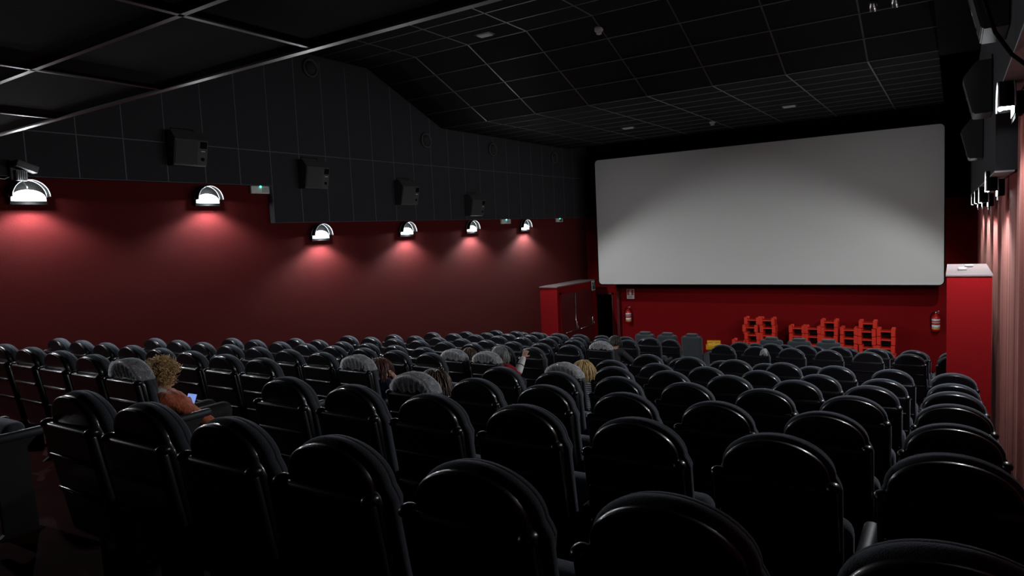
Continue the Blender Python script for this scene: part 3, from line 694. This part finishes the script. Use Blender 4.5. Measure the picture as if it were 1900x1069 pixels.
def strands(c, R, s, n, length, mtl, parent, curl=0.0, seed=0, rad=.0045, spread=.0, zmin=-.2, wide=1.0, front=.75):
    rnd = random.Random(seed); bm = bmesh.new(); c = Vector(c)
    ellip(bm, c+R @ (Vector((0, -.012, .028))*s), tuple(q*s for q in (.084*wide, .103*wide, .099*wide)), 3, R)
    i = 0
    while i < n:
        th = rnd.uniform(0, 2*PI); z = rnd.uniform(zmin, 1.0); q = math.sqrt(max(0, 1-z*z))
        v = Vector((q*math.cos(th), q*math.sin(th), z))
        if v.y > front-.2*z and z < .55: continue
        i += 1
        p = Vector((v.x*.086*wide, v.y*.104*wide-.012, v.z*.100*wide+.028)); pts = []
        if curl:
            ax = (v+Vector((rnd.uniform(-.5, .5), rnd.uniform(-.5, .5), rnd.uniform(-.8, .2)))).normalized(); e1 = ax.orthogonal().normalized(); e2 = ax.cross(e1)
            L = length*rnd.uniform(.5, 1.2); rr = curl*rnd.uniform(.6, 1.3); f0 = rnd.uniform(0, 6)
            for j in range(13):
                u = j/12; a_ = f0+u*9; pts.append(p+ax*(L*u)+(e1*math.cos(a_)+e2*math.sin(a_))*rr*min(1, u*3))
        else:
            hv = Vector((v.x, v.y, 0)); hv = hv.normalized() if hv.length > .05 else Vector((rnd.uniform(-1, 1), -1, 0)).normalized()
            cur = p.copy(); L = length*rnd.uniform(.75, 1.1); steps = 9; dirn = (v*.15+hv*.35+Vector((0, -.1, -.05))).normalized()
            for j in range(steps):
                pts.append(cur.copy()); dirn = (dirn + Vector((0, 0, -.42)) + Vector((rnd.uniform(-.06, .06), rnd.uniform(-.06, .06), 0))).normalized()
                cur += dirn*L/steps
                rel = Vector((cur.x/(.090*wide), (cur.y+.012)/(.108*wide), (cur.z-.028)/(.104*wide)))
                if rel.length < 1: 
                    rel = rel/rel.length; cur = Vector((rel.x*.090*wide, rel.y*.108*wide-.012, rel.z*.104*wide+.028))
        tube(bm, [c+R @ (q_*s) for q_ in pts], rad*s, 5, False, rad*.45*s)
    return obj('hair', bm, mtl, parent, True, (0, 0, 0))
def person(label, x, row, head, s, clothes, trousers, hair, hd=(0, 0), rh=None, re=None, lh=None, le=None, sleeve=None, collar=None, raise_dir=None, shirt_only=False):
    fl, Y = ROWF[row], ROWY[row]
    t = thing('person', label, 'person', (x, Y, fl)); O = Vector((x, Y, fl))
    def W(p): return Vector(p)-O
    hc = W(head); R = (Euler((hd[0], 0, hd[1])).to_matrix())
    hip = Vector((0, .40, .54)); neck = hc + R @ Vector((0, -.035, -.125))*s
    chest = hip.lerp(neck, .62)+Vector((0, .01, 0)); belly = hip.lerp(neck, .3)+Vector((0, .01, 0))
    shl, shr = neck+Vector((-.145*s, .02, -.055)), neck+Vector((.145*s, .02, -.055))
    re_ = W(re) if re else shr+Vector((.05, .16, -.20)); rh_ = W(rh) if rh else hip+Vector((.10, .22, .10))
    le_ = W(le) if le else shl+Vector((-.05, .16, -.20)); lh_ = W(lh) if lh else hip+Vector((-.08, .22, .10))
    knl, knr = hip+Vector((-.10, .34, .03)), hip+Vector((.11, .34, .03)); anl, anr = Vector((-.10, .74-.0, .09)), Vector((.12, .72, .09))
    knl.y = min(knl.y, .68); knr.y = min(knr.y, .68); anl.y = anr.y = .60
    torso = lambda g: [(hip+Vector((-.07, 0, 0)), .11*s+g), (belly+Vector((-.05, 0, 0)), .105*s+g), (chest+Vector((-.06, 0, 0)), .105*s+g), (neck+Vector((-.05, .01, -.07)), .075*s+g)]
    def tor(bm, g):
        a = torso(g); b = [(Vector((-p.x, p.y, p.z)) + Vector((2*(p.x if False else 0), 0, 0)), q) for p, q in a]
        chain(bm, a); chain(bm, [(Vector((hip.x*2-p.x if False else -p.x+2*0, p.y, p.z)), q) for p, q in a]); chain(bm, [(hip, .12*s+g), (belly, .115*s+g), (chest, .12*s+g), (neck+Vector((0, 0, -.06)), .075*s+g)])
        for q in (shl, shr): chain(bm, [(neck+Vector((0, 0, -.055)), .06*s+g), (q, .055*s+g)])
    bm = bmesh.new(); tor(bm, 0); head_into(bm, hc, R, s)
    chain(bm, [(neck+Vector((0, 0, -.05)), .058*s), (hc+R @ Vector((0, -.01, -.06))*s, .052*s)])
    for sh, e, h_ in ((shl, le_, lh_), (shr, re_, rh_)): chain(bm, [(sh, .050*s), (e, .040*s), (h_, .027*s)])
    for k_, a_, sx in ((knl, anl, -1), (knr, anr, 1)):
        chain(bm, [(hip+Vector((sx*.09, .02, 0)), .085*s), (k_, .06*s), (a_, .04*s)]); chain(bm, [(a_+Vector((0, -.03, -.04)), .035), (a_+Vector((sx*.015, .13, -.055)), .03)])
    df = raise_dir or None
    for h_, e, sd, isr in ((lh_, le_, -1, False), (rh_, re_, 1, True)):
        d_ = (h_-e).normalized()
        hand(bm, h_, d_, Vector((-sd*.7, -.2, .5)) if not (isr and df) else Vector(df), s, .5, sd)
    bd_ = remesh(bm, 'body', M_skin, t, .0065, 4)
    eyes(hc, R, s, bd_)
    bm = bmesh.new(); tor(bm, .014)
    for sh, e, h_ in ((shl, le_, lh_), (shr, re_, rh_)):
        d_ = (h_-e); chain(bm, [(sh, .066*s), (sh.lerp(e, .5), .060*s), (e, .055*s), (e+d_*.45, .048*s), (e+d_*.88, .038*s)])
    remesh(bm, 'jacket' if collar else 'top', clothes, t, .009, 4)
    bm = bmesh.new(); chain(bm, [(hip+Vector((-.08, 0, -.02)), .12*s), (hip+Vector((.08, 0, -.02)), .12*s)])
    for k_, a_, sx in ((knl, anl, -1), (knr, anr, 1)): chain(bm, [(hip+Vector((sx*.09, .02, 0)), .10*s), (k_, .076*s), (a_+Vector((0, 0, .03)), .056*s)])
    remesh(bm, 'trousers', trousers, t, .010, 4)
    for a_, sx in ((anl, -1), (anr, 1)):
        bm = bmesh.new(); chain(bm, [(a_+Vector((0, -.04, -.045)), .043), (a_+Vector((sx*.015, .13, -.052)), .037)]); remesh(bm, 'shoe', M_black, t, .008, 3)
    if collar:
        bm = bmesh.new()
        for j in range(3): 
            pts = [neck+Vector((.098*s*math.cos(a)*(1-.10*j), .098*s*math.sin(a)*(1-.10*j)+.005, -.052+.030*j+.014*math.sin(3*a+j))) for a in [2*PI*i/20 for i in range(20)]]
            tube(bm, pts, .028*s, 8, True)
        remesh(bm, 'scarf', collar, t, .008, 3)
    hair(hc, R, s, t)
    return t, hc, R
M_coral = mat('coral_knit', (0.50, 0.11, 0.045), 0.9, sheen=.3, bump=1.0, bscale=38, var=.75)
M_navy = mat('navy_cloth', (0.012, 0.016, 0.06), 0.9); M_dk = mat('dark_cloth', (0.02, 0.02, 0.023), 0.9, bump=.4, bscale=60, var=.3); M_jean = mat('black_trousers', (0.005, 0.005, 0.006), 0.85)
M_scarf = mat('pale_grey_scarf', (0.36, 0.34, 0.31), 0.9, bump=.6, bscale=120, var=.3)
def striped():
    M = mat('navy_white_stripes', (.6, .62, .7), .9); nt = M.node_tree; b = nt.nodes['Principled BSDF']
    tc = nt.nodes.new('ShaderNodeTexCoord'); wv = nt.nodes.new('ShaderNodeTexWave'); wv.bands_direction = 'Z'; wv.inputs['Scale'].default_value = 16; cr = nt.nodes.new('ShaderNodeValToRGB')
    cr.color_ramp.interpolation = 'CONSTANT'; cr.color_ramp.elements[0].color = (.012, .015, .05, 1); cr.color_ramp.elements[1].position = .5; cr.color_ramp.elements[1].color = (.65, .67, .75, 1)
    nt.links.new(tc.outputs['Object'], wv.inputs['Vector']); nt.links.new(wv.outputs['Fac'], cr.inputs['Fac']); nt.links.new(cr.outputs['Color'], b.inputs['Base Color']); return M
M_stripe = striped()
M_wsl = mat('white_sleeve', (0.70, 0.68, 0.66), .9, bump=.3, bscale=60)
M_redtop = mat('red_jersey', (0.40, 0.01, 0.02), .85)
H_blond = hairmat('golden_curls', (0.62, 0.41, 0.18)); H_auburn = hairmat('auburn_hair', (0.085, 0.018, 0.010)); H_brown = hairmat('brown_hair', (0.075, 0.035, 0.014)); H_straw = hairmat('blond_hair', (0.50, 0.34, 0.13)); H_grey = hairmat('grey_hair', (0.20, 0.21, 0.19)); H_dark = hairmat('dark_hair', (0.016, 0.013, 0.012))
# 1: curly blond, coral jacket, lit phone
t, hc, R = person('person with a big curly blond head of hair, coral jacket, looking at a lit phone', seat_x(9), 2, (-5.250, 2.911, -1.019), .95, M_coral, M_jean,
    lambda c, R, s, p: (strands(c, R, s, 620, .062, H_blond, p, .013, 3, .0042, wide=1.08, zmin=-.45, front=.62)), hd=(-.35, -.15),
    rh=(-5.159, 3.104, -1.310), re=(-4.980, 3.120, -1.402), lh=(-5.291, 3.109, -1.305), le=(-5.444, 3.079, -1.407), collar=M_scarf, raise_dir=(0, -.4, .8))
ph = thing('phone', 'lit smartphone held up by the curly-haired person in coral', 'phone', (-5.225, 3.120, -1.259))
for nm, mt_, dims, off in (('case', M_black, (.038, .005, .075), 0), ('display', M_phone, (.034, .001, .069), -.0065)):
    bm = bmesh.new(); rbox(bm, -dims[0], dims[0], off-dims[1], off+dims[1], -dims[2], dims[2], min(.004, dims[1]*.9)); o = obj(nm, bm, mt_, ph, False, (0, 0, 0))
ph.rotation_euler = (-.55, .22, .75)
# 2: auburn hair, navy top, hand at the mouth
person('auburn-haired person in navy raising a hand to the mouth', seat_x(9), 4, (-5.230, 5.317, -1.412), .95, M_navy, M_jean,
    lambda c, R, s, p: strands(c, R, s, 260, .20, H_auburn, p, 0, 5, .007, wide=1.03, zmin=-.3, front=.30), hd=(-.1, -.25), rh=(-5.154, 5.464, -1.550), re=(-5.016, 5.505, -1.754), raise_dir=(-.9, -.2, .3))
# 3: brown hair, hidden body
person('brown-haired person seen only from behind, tucked against the covered third-row seat', -3.42, 3, (-3.45, 4.10, -1.175), .95, M_dk, M_jean,
    lambda c, R, s, p: strands(c, R, s, 260, .22, H_brown, p, 0, 6, .006, wide=1.05, zmin=-.3), hd=(-.1, -.1))
# 4: only a cheek and a pale sleeve show
person('person mostly hidden by a covered headrest, only cheek and pale collar showing', seat_x(10), 6, (-5.739, 7.605, -1.714), .92, M_wsl, M_jean,
    lambda c, R, s, p: strands(c, R, s, 200, .12, H_brown, p, 0, 8, .006, wide=1.02, zmin=-.1), hd=(-.1, -.35))
# 5: grey hair, right forearm raised
t5, _, _ = person('grey-haired person with a white sleeved forearm raised, red cuff at the elbow', seat_x(9), 6, (-5.199, 7.585, -1.667), .95, M_redtop, M_jean,
    lambda c, R, s, p: strands(c, R, s, 420, .15, H_grey, p, 0, 9, .006, wide=1.06, zmin=-.3), hd=(-.05, 0), re=(-4.939, 7.600, -1.896), rh=(-4.929, 7.748, -1.713), raise_dir=(-.2, .9, .1))
O5 = Vector((seat_x(9), ROWY[6], ROWF[6])); e5 = Vector((-4.939, 7.600, -1.896))-O5; h5 = Vector((-4.929, 7.748, -1.713))-O5
bm = bmesh.new(); chain(bm, [(e5.lerp(h5, .12), .058), (e5.lerp(h5, .5), .052), (e5.lerp(h5, .93), .040)]); sl5 = remesh(bm, 'sleeve', M_wsl, t5, .008, 3)
bm = bmesh.new(); q = e5.lerp(h5, .5); d_ = (h5-e5).normalized(); a_ = d_.orthogonal().normalized(); b_ = d_.cross(a_)
tube(bm, [q+(a_*math.cos(2*PI*i/20)+b_*math.sin(2*PI*i/20))*.053 for i in range(20)], .005, 6, True); obj('sleeve_band', bm, M_black, sl5, True, (0, 0, 0))
# 6: blond, striped shirt
person('blond person in a navy and white striped top leaning to one side', -3.42, 5, (-3.40, 6.56, -1.555), .95, M_stripe, M_jean,
    lambda c, R, s, p: strands(c, R, s, 300, .20, H_straw, p, 0, 11, .0055, wide=1.05, zmin=-.3), hd=(-.1, -.15), re=(-3.19, 6.62, -1.93))
# 7: dark hair, grey quilted jacket
person('dark-haired person in a dark grey jacket close to the screen', seat_x(9), 9, (-5.189, 11.306, -2.095), .98, M_dk, M_jean,
    lambda c, R, s, p: strands(c, R, s, 240, .12, H_dark, p, 0, 12, .006, wide=1.06, zmin=-.2), hd=(-.1, -.1), re=(-4.924, 11.622, -2.549), rh=(-4.996, 11.76, -2.66))
